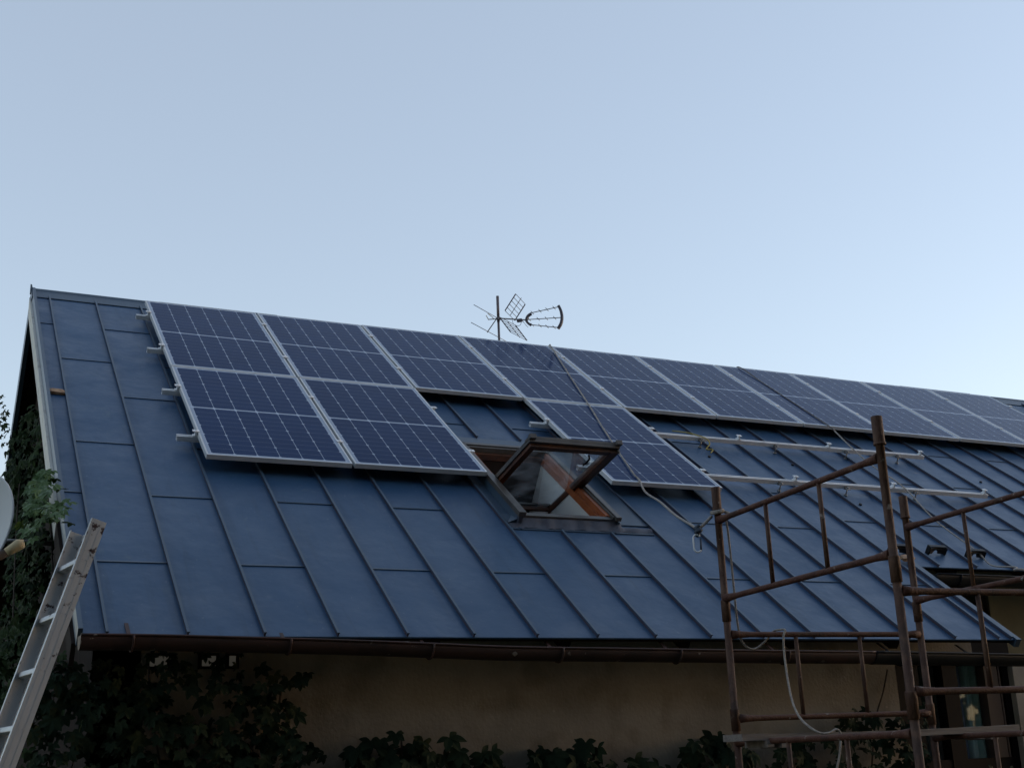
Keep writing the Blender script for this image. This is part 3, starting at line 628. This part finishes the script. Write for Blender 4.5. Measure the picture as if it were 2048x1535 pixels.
# plank
pt = thing('scaffold_plank', (3.36, -5.38, 1.755), 'weathered grey plank lying across the scaffold below the gutter', 'plank')
pk = MB(); x0, x1 = 2.352, 4.37
N = 20; vs = []
for i in range(N+1):
    x = x0+(x1-x0)*i/N; zz = 1.742-.008*sin(pi*i/N)+.001*sin(i*2.3)
    vs += [(x, -5.34, zz), (x, -5.52, zz), (x, -5.52, zz+.036), (x, -5.34, zz+.036)]
fs = [(0, 1, 2, 3), (4*N+3, 4*N+2, 4*N+1, 4*N)]
for i in range(N):
    for k in range(4): fs.append((4*i+k, 4*i+4+k, 4*i+4+(k+1) % 4, 4*i+(k+1) % 4))
pk.add(vs, fs); pk.build('board', M_woodd, pt)
for xx in (2.50, 4.02):
    bt = MB(); bt.box((xx, -5.535, 1.705), (xx+.045, -5.33, 1.7415)); bt.box((xx+.10, -5.53, 1.700), (xx+.16, -5.33, 1.7412)); bt.build('batten', M_woodd, pt)

# ------------------------------------------------------------------ ropes
r1 = catmull([R(4.20, -.02, -.10), R(4.21, .0, .012), R(4.19, .12, .012), R(3.99, 1.0, .010), R(3.80, 1.85, .010), R(3.62, 2.6, .010), R(3.435, 3.45, .012), R(3.41, 3.63, .012), (3.108, -3.5, 3.545), (2.911, -4.0, 3.363), (2.7, -4.5, 3.169), (2.509, -4.95, 3.019), (2.435, -5.14, 2.952)], 8)
ro = MB(); ro.tube(r1, [.0062]*52+[.0078]*(len(r1)-52), 8); ro.tube(catmull([(2.435, -5.14, 2.952), (2.48, -5.14, 2.985), (2.545, -5.13, 3.035)], 5), .0095, 8)
wr = [(2.577+.036*cos(a), -5.15+.036*sin(a), 3.055+.008*sin(a*1.0+1)+.006*a/6) for a in [i*.35 for i in range(0, 34)]]
ro.tube(wr, .0095, 8)
ro.tube(catmull([(2.61, -5.17, 3.06), (2.625, -5.20, 3.045), (2.63, -5.24, 3.02)], 4), .0085, 8)
tag(ro.build('rope', M_rope), 'pale rope from the ridge over the panels, knotted round the scaffold post', 'rope')
h3 = [(2.621, -5.13, 3.046), (2.649, -5.13, 3.001), (2.657, -5.13, 2.836), (2.66, -5.13, 2.628), (2.662, -5.13, 2.453), (2.67, -5.13, 2.36), (2.685, -5.13, 2.302), (2.727, -5.13, 2.265), (2.78, -5.13, 2.262), (2.834, -5.14, 2.297), (2.878, -5.14, 2.332), (2.914, -5.135, 2.362), (2.935, -5.17, 2.368)] + [(2.945, -5.205, 2.362), (2.925, -5.21, 2.320), (2.912, -5.22, 2.214), (2.873, -5.28, 2.068), (2.831, -5.36, 1.939), (2.805, -5.45, 1.85), (2.817, -5.53, 1.790), (2.858, -5.555, 1.766), (2.913, -5.56, 1.770), (2.952, -5.56, 1.785), (2.980, -5.56, 1.765), (2.971, -5.56, 1.698), (2.952, -5.56, 1.633), (2.92, -5.56, 1.555), (2.881, -5.55, 1.414)]
rp = MB(); rp.tube(catmull(h3, 6), .0066, 8)
tag(rp.build('rope', M_rope), 'pale rope end hanging from the scaffold post, looping over the tube and the plank', 'rope')
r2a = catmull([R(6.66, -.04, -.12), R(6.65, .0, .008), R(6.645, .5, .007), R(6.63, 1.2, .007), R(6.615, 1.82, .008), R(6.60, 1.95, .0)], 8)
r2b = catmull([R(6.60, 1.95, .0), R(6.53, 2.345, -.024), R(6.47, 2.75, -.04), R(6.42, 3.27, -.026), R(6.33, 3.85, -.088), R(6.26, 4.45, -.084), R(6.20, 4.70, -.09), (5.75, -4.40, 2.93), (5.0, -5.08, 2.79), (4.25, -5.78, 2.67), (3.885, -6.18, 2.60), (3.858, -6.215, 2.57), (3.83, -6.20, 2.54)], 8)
dc = thing('rope', R(6.6, 2, 0), 'rope from the ridge, darker over the panels and paler on to the right scaffold', 'rope')
MB().tube(r2a, .0058, 8).build('cord', M_roped, dc); MB().tube(r2b, .0066, 8).build('cord', M_rope, dc)  # upper length in a darker tone, lower length paler
# carabiner and taped knot
cb = MB(); N = 28; pts = []
for i in range(N+1):
    a = 2*pi*i/N+radians(35); ex = .022*cos(a); ez = .026*sin(a)+(.026 if sin(a) > 0 else -.026)
    pts.append(Vector((2.422, -5.14, 2.868))+RT*ex+Vector((0, 0, 1))*ez)
cb.tube(pts[:24], .0048, 8)
ct = thing('carabiner', (2.422, -5.14, 2.84), 'small oval steel carabiner hanging from the taped knot', 'carabiner')
cb.build('hook', M_rail, ct)
gt = MB(); gt.tube([pts[23], pts[26]], .0055, 8); gt.build('gate', M_blue, ct)
kn = MB(); kn.tube(catmull([(2.447, -5.14, 2.975), (2.425, -5.13, 2.955), (2.447, -5.15, 2.945), (2.42, -5.14, 2.935), (2.442, -5.13, 2.925), (2.425, -5.14, 2.915)], 5), [.013]*26, 8)
kn.build('webbing_knot', M_blue, ct)

# ------------------------------------------------------------------ ladder
T1, T2 = Vector((-.944, -5.062, 2.873)), Vector((-1.285, -5.116, 1.745))
dl = (T1-T2).normalized(); hh = Vector((cos(radians(99)), sin(radians(99)), 0)); nn = dl.cross(hh).normalized()
foot = T1-dl*(T1.z/dl.z)
lt = thing('ladder', foot, 'worn aluminium ladder leaning up past the left end of the gutter', 'ladder')
for s_ in (0, .38):
    a = T1+hh*s_; e = foot+hh*s_
    b_ = MB(); wv = .036
    b_.obox((a+e)/2, nn, dl, hh, wv, (a-e).length/2, .0018)
    sgn = 1 if s_ == 0 else -1
    for k_ in (-1, 1): b_.obox((a+e)/2+nn*k_*(wv-.0016)+hh*sgn*.012, nn, dl, hh, .0017, (a-e).length/2, .0105)
    for k_ in (-.45, .45): b_.obox((a+e)/2+nn*k_*wv-hh*sgn*.0022, nn, dl, hh, .003, (a-e).length/2, .0010)
    b_.build('stile', M_lad, lt)
s_ = .20
while s_ < (T1-foot).length-.1:
    c = T1-dl*s_
    b_ = MB(); b_.obox(c+hh*.19, nn, dl, hh, .019, .0135, .186); b_.build('rung', M_lad, lt, bevel=.004)
    b_ = MB()
    for q_ in (-.010, .010): b_.tube([c+nn*q_-hh*.004, c+nn*q_], .0045, 8)
    b_.build('rivet', M_lad, lt); s_ += .268

# ------------------------------------------------------------------ antennas
MX, MY = 3.857, .5
am = MB(); zb_ = ZR-(MY-YR)*ST/CT
am.tube([(MX, MY, zb_-.05), (MX, MY, 6.30)], .0135, 14); am.tube([(MX, MY, 6.30), (MX, MY, 6.603)], .016, 14)
am.tube([(MX, MY, zb_-.01), (MX, MY, zb_+.04)], [.05, .016], 14)
tag(am.build('antenna_mast', M_mast), 'short upright grey pipe mast rising behind the ridge', 'mast')
e = Vector((.682, .7314, 0)); bv_ = Vector((.7314, -.682, 0)); Zv = Vector((0, 0, 1))
at = thing('tv_antenna', (MX, MY, 6.345), 'grid reflector television antenna with three director booms pointing right', 'antenna')
O = Vector((3.859, .5, 6.345))
bo = MB(); bo.bar((3.85, .507, 6.345), (4.10, .275, 6.275), .012, .012); bo.obox(O+Vector((0, 0, -.006)), e, bv_, Zv, .022, .022, .012); bo.build('boom', M_antw, at)
dp = MB(); dp.obox((4.035, .335, 6.283), bv_, e, Zv, .028, .016, .016); dp.build('dipole_box', M_term, at)
tr = MB()
for (a, b_) in (((4.06, .31, 6.275), (4.085, .29, 6.22)), ((4.05, .30, 6.27), (4.10, .28, 6.20))): tr.tube([a, Vector(b_)+e*.03], .002, 5)
tr.tube(catmull([(3.98, .40, 6.30), (3.99, .39, 6.25), (4.03, .35, 6.225), (4.05, .33, 6.25), (4.045, .335, 6.28)]), .0025, 5); tr.build('lead', M_black, at)
def grid(c0, c1, e):
    c0, c1 = Vector(c0), Vector(c1); h = .175; d = c1-c0
    gr = MB()
    for s_ in (-1, 1): gr.bar(c0+e*h*s_, c1+e*h*s_, .010, .008, up=e)
    wi = gr
    for i in range(6):
        p = c0+d*(i/5); wi.tube([p-e*h, p+e*h], .0032, 5)
    wi.tube([c0+e*.0, c1+d*.08], .0035, 6)
    wi.build('reflector', M_term, at)
grid((3.957, .409, 6.355), (4.051, .321, 6.529), e); grid((3.935, .438, 6.300), (4.022, .341, 6.10), Vector((sin(radians(56)), cos(radians(56)), 0)))
def curvebar(pts, w1, nm):
    c = MB(); pts = catmull(pts, 5)
    for a, b_ in zip(pts[:-1], pts[1:]): c.bar(a, b_+(b_-a)*.08, .030, w1*1.35, up=bv_)
    c.build(nm, M_term, at)
curvebar([(4.364, .03, 6.389), (4.382, .013, 6.322), (4.387, .008, 6.246), (4.376, .018, 6.179), (4.35, .043, 6.127)], .020, 'front_bracket')
curvebar([(4.137, .241, 6.342), (4.107, .269, 6.319), (4.093, .282, 6.275), (4.105, .271, 6.239), (4.129, .249, 6.211)], .018, 'rear_bracket')
for (a, b_) in (((4.125, .252, 6.35), (4.371, .023, 6.376)), ((4.095, .28, 6.281), (4.378, .016, 6.249)), ((4.121, .256, 6.218), (4.362, .031, 6.136))):
    a, b_ = Vector(a), Vector(b_); d = MB(); d.tube([a, b_], .0046, 6)
    for f_ in (.08, .34, .58, .82):
        p = a.lerp(b_, f_); d.tube([p-e*.055, p+e*.055], .0036, 5)
    d.build('director_boom', M_antw, at)
vt = thing('tv_antenna', (MX, MY, 6.34), 'small antenna of long thin rods pointing left from the mast', 'antenna')
e2 = Vector((sin(radians(54)), cos(radians(54)), 0))
vb = MB(); vb.bar((3.73, .53, 6.175), (3.84, .49, 6.345), .010, .010); vb.bar((3.76, .55, 6.335), (3.85, .495, 6.335), .008, .008); vb.build('boom', M_antw, vt)
for c_, h_ in (((3.722, .50, 6.399), .30), ((3.745, .52, 6.178), .40)):
    c_ = Vector(c_); k_ = MB(); k_.tube([c_-e2*h_*.95, c_+e2*h_], .0035, 6); k_.build('rod', M_antw, vt)
kd = MB(); kd.tube([(3.71, .5, 6.36), (3.74, .5, 6.31)], .004, 6); kd.tube([(3.73, .5, 6.385), (3.78, .49, 6.345), (3.80, .49, 6.32)], .004, 6); kd.build('dipole', M_cut, vt)

# ------------------------------------------------------------------ creeper
def leaflet(mb, o, d, n, L, W):
    # serrated leaflet folded on its midrib: o base, d direction, n normal
    s_ = d.cross(n).normalized(); k = rnd(.10, .3)
    prof = ((0, 0), (.18, .55), (.42, 1.0), (.62, .88), (.82, .5), (1.0, 0))
    vs = []; droop = rnd(.05, .3)
    for (t, w_) in prof:
        c = o+d*(L*t)-n*(L*droop*t*t)
        if w_ == 0: vs.append(c)
        else: vs += [c-s_*(W*w_)+n*(W*w_*k), c, c+s_*(W*w_)+n*(W*w_*k)]
    # 0 ; 1,2,3 ; 4,5,6 ; 7,8,9 ; 10,11,12 ; 13
    fs = [(0, 2, 1), (0, 3, 2)]
    for a in (1, 4, 7): fs += [(a, a+1, a+4, a+3), (a+1, a+2, a+5, a+4)]
    fs += [(10, 11, 13), (11, 12, 13)]
    mb.add(vs, fs)
def leaf(mb, p, n, size):
    n = (n+Vector((rnd(-.8, .8), rnd(-.8, .8), rnd(-.5, .7)))).normalized(); size *= rnd(.7, 1.15)
    dn = Vector((rnd(-.7, .7), rnd(-.7, .7), -1)); dn = (dn-n*dn.dot(n)).normalized(); sd_ = dn.cross(n)
    for a, k in ((0, 1), (48, .9), (-48, .9), (100, .66), (-100, .66)):
        a = radians(a+rnd(-8, 8)); d = (dn*cos(a)+sd_*sin(a)).normalized()
        leaflet(mb, p, d, n, size*k*rnd(.85, 1.1), size*k*.26)
def clump_noise(x, y, s=1.0):
    return .5+.25*sin(x*3.1*s+1.3)+.25*sin(y*3.7*s+x*1.7*s+.5)
def creeper(label, spec, stems, m1=M_leafd, extra=None):
    c = thing('creeper', spec[0], label, 'climbing plant')
    mb = MB()
    for fn in spec[1:]: fn(mb)
    mb.build('foliage', m1, c)
    s_ = MB()
    for st_ in stems: s_.tube(catmull(st_, 5), .006, 6)
    s_.build('stem', M_bark, c)
    if extra:
        x_ = MB(); extra(x_); tag(x_.build('foliage', M_leafl, c), 'lighter green shoots, light put into the leaf colour')
    return c
NG = Vector((-1, -.25, .25)).normalized(); NF = Vector((-.1, -1, .25)).normalized()
def gable_leaves(mb):
    n_ = 0
    while n_ < 3300:
        y = rnd(-4.75, 2.6); z = rnd(.3, 5.3)
        top = min(ZR-.32-abs(y-YR)*ST/CT, 4.42+.18*sin(y*2.3)+(.35 if y > 0 else 0)*max(0, y)*.5)
        if z > top+rnd(-.15, .0): continue
        bul = min(.12+.16*clump_noise(y, z)+(.14 if y < -2.2 else 0), .40-.072*(y+4.75)); bul = max(bul, .05)
        if z < 2.72: bul += .55*min(1, (2.72-z)/.5)
        x = GX-.03-bul*rnd(0, 1)**.6
        leaf(mb, Vector((x, y, z)), NG, rnd(.05, .085)); n_ += 1
def gable_sprigs(mb):   # sprigs against the sky beyond the back slope
    for i in range(330):
        t = rnd(0, 1); y = rnd(-.4, 1.7); z = 4.15+.12*y+.62*t; x = -.88-rnd(0, .13)*(1-t*.35)
        leaf(mb, Vector((x, y, z)), NG, rnd(.055, .085))
    for (a, b_) in (((-1.02, .8, 4.65), (-1.05, 2.0, 5.40)), ((-1.05, .4, 4.5), (-1.12, 1.3, 4.95)), ((-1.04, .2, 4.1), (-1.14, .8, 4.3)), ((-1.02, 1.6, 5.0), (-1.06, 2.1, 5.42))):
        a, b_ = Vector(a), Vector(b_)
        for k in range(9): leaf(mb, a.lerp(b_, k/8)+Vector((rnd(-.03, .03), rnd(-.05, .05), rnd(-.05, .05))), NG, rnd(.05, .075))
def lit(mb):
    for (a, b_, k) in (((-1.04, -3.5, 3.40), (-1.03, -2.1, 3.62), 26), ((-1.10, -3.6, 3.3), (-1.06, -2.6, 3.42), 24), ((-1.15, -4.3, 3.14), (-1.12, -3.4, 3.22), 16), ((-1.14, -5.0, 2.99), (-1.16, -4.6, 2.97), 12), ((-1.12, -4.95, 2.93), (-1.10, -5.15, 2.90), 5), ((-1.17, -3.9, 3.0), (-1.15, -3.2, 3.12), 10)):
        a, b_ = Vector(a), Vector(b_)
        for i in range(int(k*1.6)): leaf(mb, a.lerp(b_, rnd(0, 1))+Vector((rnd(-.04, .04), rnd(-.12, .12), rnd(-.06, .06))), Vector((-.4, -.5, .75)), rnd(.045, .07))
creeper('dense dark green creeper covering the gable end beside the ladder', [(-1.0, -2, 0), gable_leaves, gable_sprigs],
        [[(-.9, -4, 0), (-.95, -3.6, 1.2), (-.92, -3.2, 2.4), (-.95, -2.4, 3.6)], [(-.9, -1, 0), (-.95, -.6, 2), (-.95, .3, 3.8), (-.90, .9, 4.5)]], M_leaf, lit)
def front_left(mb):
    n_ = 0
    while n_ < 1400:
        x = rnd(-1.15, .75); z = rnd(.5, 2.27)
        edge = .25+.35*min(1, max(0, (2.15-z)/.5))+.08*sin(z*9)
        if x > edge+rnd(-.15, .05): continue
        if x > -.75 and z < 1.75 and clump_noise(x*1.5, z*1.5) < .36: continue
        if z > 2.2 and x > -.65 and rnd(0, 1) < .45: continue
        if -1.02 < x < -.86 and z < 1.80: continue
        if z > 2.0 and x > -.4 and rnd(0, 1) < .35: continue
        leaf(mb, Vector((x, YW-.05-rnd(0, .16), z)), NF, rnd(.05, .085)); n_ += 1
def pane_leaves(mb):
    for (x0, n_) in ((-.48, 7), (-.22, 6), (-.09, 3)):
        for i in range(n_): leaf(mb, Vector((x0+rnd(-.07, .07), YW-.05-rnd(0, .03), 2.25+rnd(.0, .09))), NF, rnd(.035, .06))
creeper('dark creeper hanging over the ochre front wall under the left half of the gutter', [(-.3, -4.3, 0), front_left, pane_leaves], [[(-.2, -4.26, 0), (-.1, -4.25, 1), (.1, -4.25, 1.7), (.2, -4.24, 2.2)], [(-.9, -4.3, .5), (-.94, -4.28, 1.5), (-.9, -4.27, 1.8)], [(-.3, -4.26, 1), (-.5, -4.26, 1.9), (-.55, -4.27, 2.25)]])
def front_mid(mb):
    for i in range(420):
        x = rnd(.55, 3.3); z = 1.73-rnd(0, 1.0)**1.4*1.0+.05*sin(x*7)+.03*sin(x*19)+(.05 if .9 < x < 1.3 else 0)
        if x < .8: z += .13
        if 1.9 < x < 2.5: z -= .03
        leaf(mb, Vector((x, YW-.05-rnd(0, .12), z)), NF, rnd(.09, .125))
    for (x, z, s_) in ((.83, 1.86, .11), (.93, 1.80, .10), (1.03, 1.72, .12), (1.36, 1.73, .11), (1.18, 1.70, .10), (2.90, 1.70, .12), (.78, 1.75, .10), (3.05, 1.66, .11), (1.75, 1.60, .10)):
        n = NF; p = Vector((x, YW-.12, z)); leaf(mb, p, n, s_)
creeper('large leaved creeper silhouettes along the lower ochre wall left of the scaffold', [(1.8, -4.3, 0), front_mid], [[(.9, -4.26, 0), (.9, -4.26, 1.0), (.88, -4.27, 1.88)], [(2.0, -4.26, 0), (2.1, -4.26, .9), (2.9, -4.26, 1.6)]])
def front_right(mb):
    for i in range(420):
        x = rnd(3.3, 4.75); top = 1.62+.28*min(1, max(0, (x-3.4)/.7))
        z = top+.05*sin(x*11)-rnd(0, 1)**1.3*1.1
        leaf(mb, Vector((x, YW-.05-rnd(0, .14), z)), NF, rnd(.06, .09))
    for i in range(60):
        leaf(mb, Vector((rnd(4.8, 5.6), YW-.3-rnd(0, .3), 1.52-rnd(0, .7))), NF, rnd(.06, .09))
creeper('dark creeper thicket between the scaffold and the big window', [(4.1, -4.3, 0), front_right], [[(4.2, -4.24, 0), (4.25, -4.24, 1.2), (4.38, -4.225, 1.8), (4.5, -4.22, 2.05), (4.56, -4.22, 2.2)], [(3.9, -4.24, 0), (3.95, -4.24, 1.6)]])
# ------------------------------------------------------------------ sawn branch
br = thing('sawn_branch', (-1.39, -5, 2.68), 'dark branch stub with a pale sawn end left of the ladder top', 'branch')
s_ = MB(); s_.tube([(-1.75, -4.9, 2.48), (-1.50, -4.98, 2.63), (-1.345, -5.0, 2.715)], [.022, .020, .021], 12); s_.build('bark', M_bark, br)
s_ = MB(); s_.tube([(-1.346, -5.0, 2.7145), (-1.325, -5.005, 2.73), (-1.295, -5.01, 2.752), (-1.272, -5.015, 2.757)], [.021, .023, .028, .020], 12); s_.build('cut_end', M_cut, br)

# ------------------------------------------------------------------ satellite dish on the gable
DC = Vector((-1.49, -3.0, 3.15)); dn_ = Vector((-.74, -.64, .22)).normalized()
dx_ = dn_.cross(Vector((0, 0, 1))).normalized(); dy_ = dx_.cross(dn_)
sdish = thing('satellite_dish', DC, 'large pale grey satellite dish on the gable, only its right rim in the photo', 'satellite dish')
d_ = MB(); NR_, NA = 8, 40; vs = [DC-dn_*.10]
for i in range(1, NR_+1):
    q_ = i/NR_
    for k in range(NA):
        a = 2*pi*k/NA; vs.append(DC+dx_*(.40*q_*cos(a))+dy_*(.40*q_*sin(a))+dn_*(-.10+.10*q_*q_))
fs = [(0, 1+k, 1+(k+1) % NA) for k in range(NA)]
for i in range(NR_-1):
    for k in range(NA): fs.append((1+i*NA+k, 1+(i+1)*NA+k, 1+(i+1)*NA+(k+1) % NA, 1+i*NA+(k+1) % NA))
d_.add(vs, fs, True); rim = [vs[1+(NR_-1)*NA+k] for k in range(NA)]; d_.tube(rim+[rim[0]], .008, 6, cap=False); d_.build('reflector', M_house, sdish)
a_ = MB(); a_.tube([DC-dn_*.10, DC-dn_*.20, (-1.2, -2.80, 3.14), (-.82, -2.75, 3.14)], .016, 10); a_.build('bracket', M_steel, sdish)
a_ = MB(); e_ = DC-dy_*.38; a_.tube([e_, e_+dn_*.50+dy_*.14], .010, 8); a_.build('feed_arm', M_steel, sdish)
a_ = MB(); f_ = e_+dn_*.52+dy_*.17; a_.tube([f_+dn_*.06, f_-dn_*.06], .028, 12); a_.build('feed_horn', M_black, sdish)

# ------------------------------------------------------------------ unseen trees added behind the viewer to shade the wall; they show in the glass
def shade_tree():
    t = thing('added_shade_tree', (0, 0, 0), 'unseen tall dark broadleaf tree added across the yard to shade the house wall', 'tree', 'unseen trees added for shade')
    tk = MB(); tk.tube([(0, 0, 0), (.1, 0, 1.5), (0, .1, 3.2), (.1, 0, 5.5), (0, 0, 8)], [.28, .22, .17, .11, .04], 10)
    for k in range(6):
        a = k*1.05; z = 2.4+.7*k; tk.tube([(0, 0, z), (1.0*cos(a), 1.0*sin(a), z+.6), (1.7*cos(a), 1.7*sin(a), z+1.4)], [.09, .06, .02], 8)
    me_parent(tk.build('trunk', M_bark), t)
    cr = MB()
    cl = [(rnd(-1.6, 1.6), rnd(-1.4, 1.4), rnd(1.0, 8.2), rnd(1.0, 1.7)) for _ in range(44)]
    for i in range(9000):
        x, y, z, r_ = random.choice(cl); d = Vector((random.gauss(0, 1), random.gauss(0, 1), random.gauss(0, 1))).normalized()
        p = Vector((x, y, z))+d*r_*rnd(.55, 1.02); n = (d+Vector((rnd(-.5, .5), rnd(-.5, .5), rnd(-.5, .5)))).normalized()
        a = n.cross(Vector((rnd(-1, 1), rnd(-1, 1), rnd(-1, 1)))).normalized(); b_ = n.cross(a); L = rnd(.15, .25)
        cr.add([p-a*L, p-b_*L*.6, p+a*L, p+b_*L*.6], [(0, 1, 2, 3)])
    me_parent(cr.build('crown', M_leafd), t)
    return t
yt = shade_tree(); first = True; TL = ['leftmost', 'second', 'third', 'fourth', 'fifth', 'middle', 'seventh', 'eighth', 'ninth', 'tenth', 'rightmost']
for (x, y, k, rz) in ((-16, -19, 1.0, 0), (-12.5, -20.5, 1.1, 1), (-9, -19.5, 1.0, 2), (-5.5, -20, 1.15, 3), (-2, -19, 1.0, 4), (1.5, -20, 1.1, 5), (5, -19.3, 1.05, .5), (8.5, -20, 1.15, 1.5), (12, -19, 1.0, 2.5), (15.5, -20, 1.1, 3.5), (19, -19, 1.0, 4.5)):
    if first: t = yt; first = False
    else:
        t = yt.copy(); COL.objects.link(t)
        for ch in list(yt.children):
            c = ch.copy(); COL.objects.link(c); c.parent = t
    t['label'] = TL.pop(0)+' tree from the left in the unseen row added across the yard to shade the house'
    t.location = (x, y, 0); t.scale = (k*1.25, k*1.2, k*1.5); t.rotation_euler = (0, 0, rz)
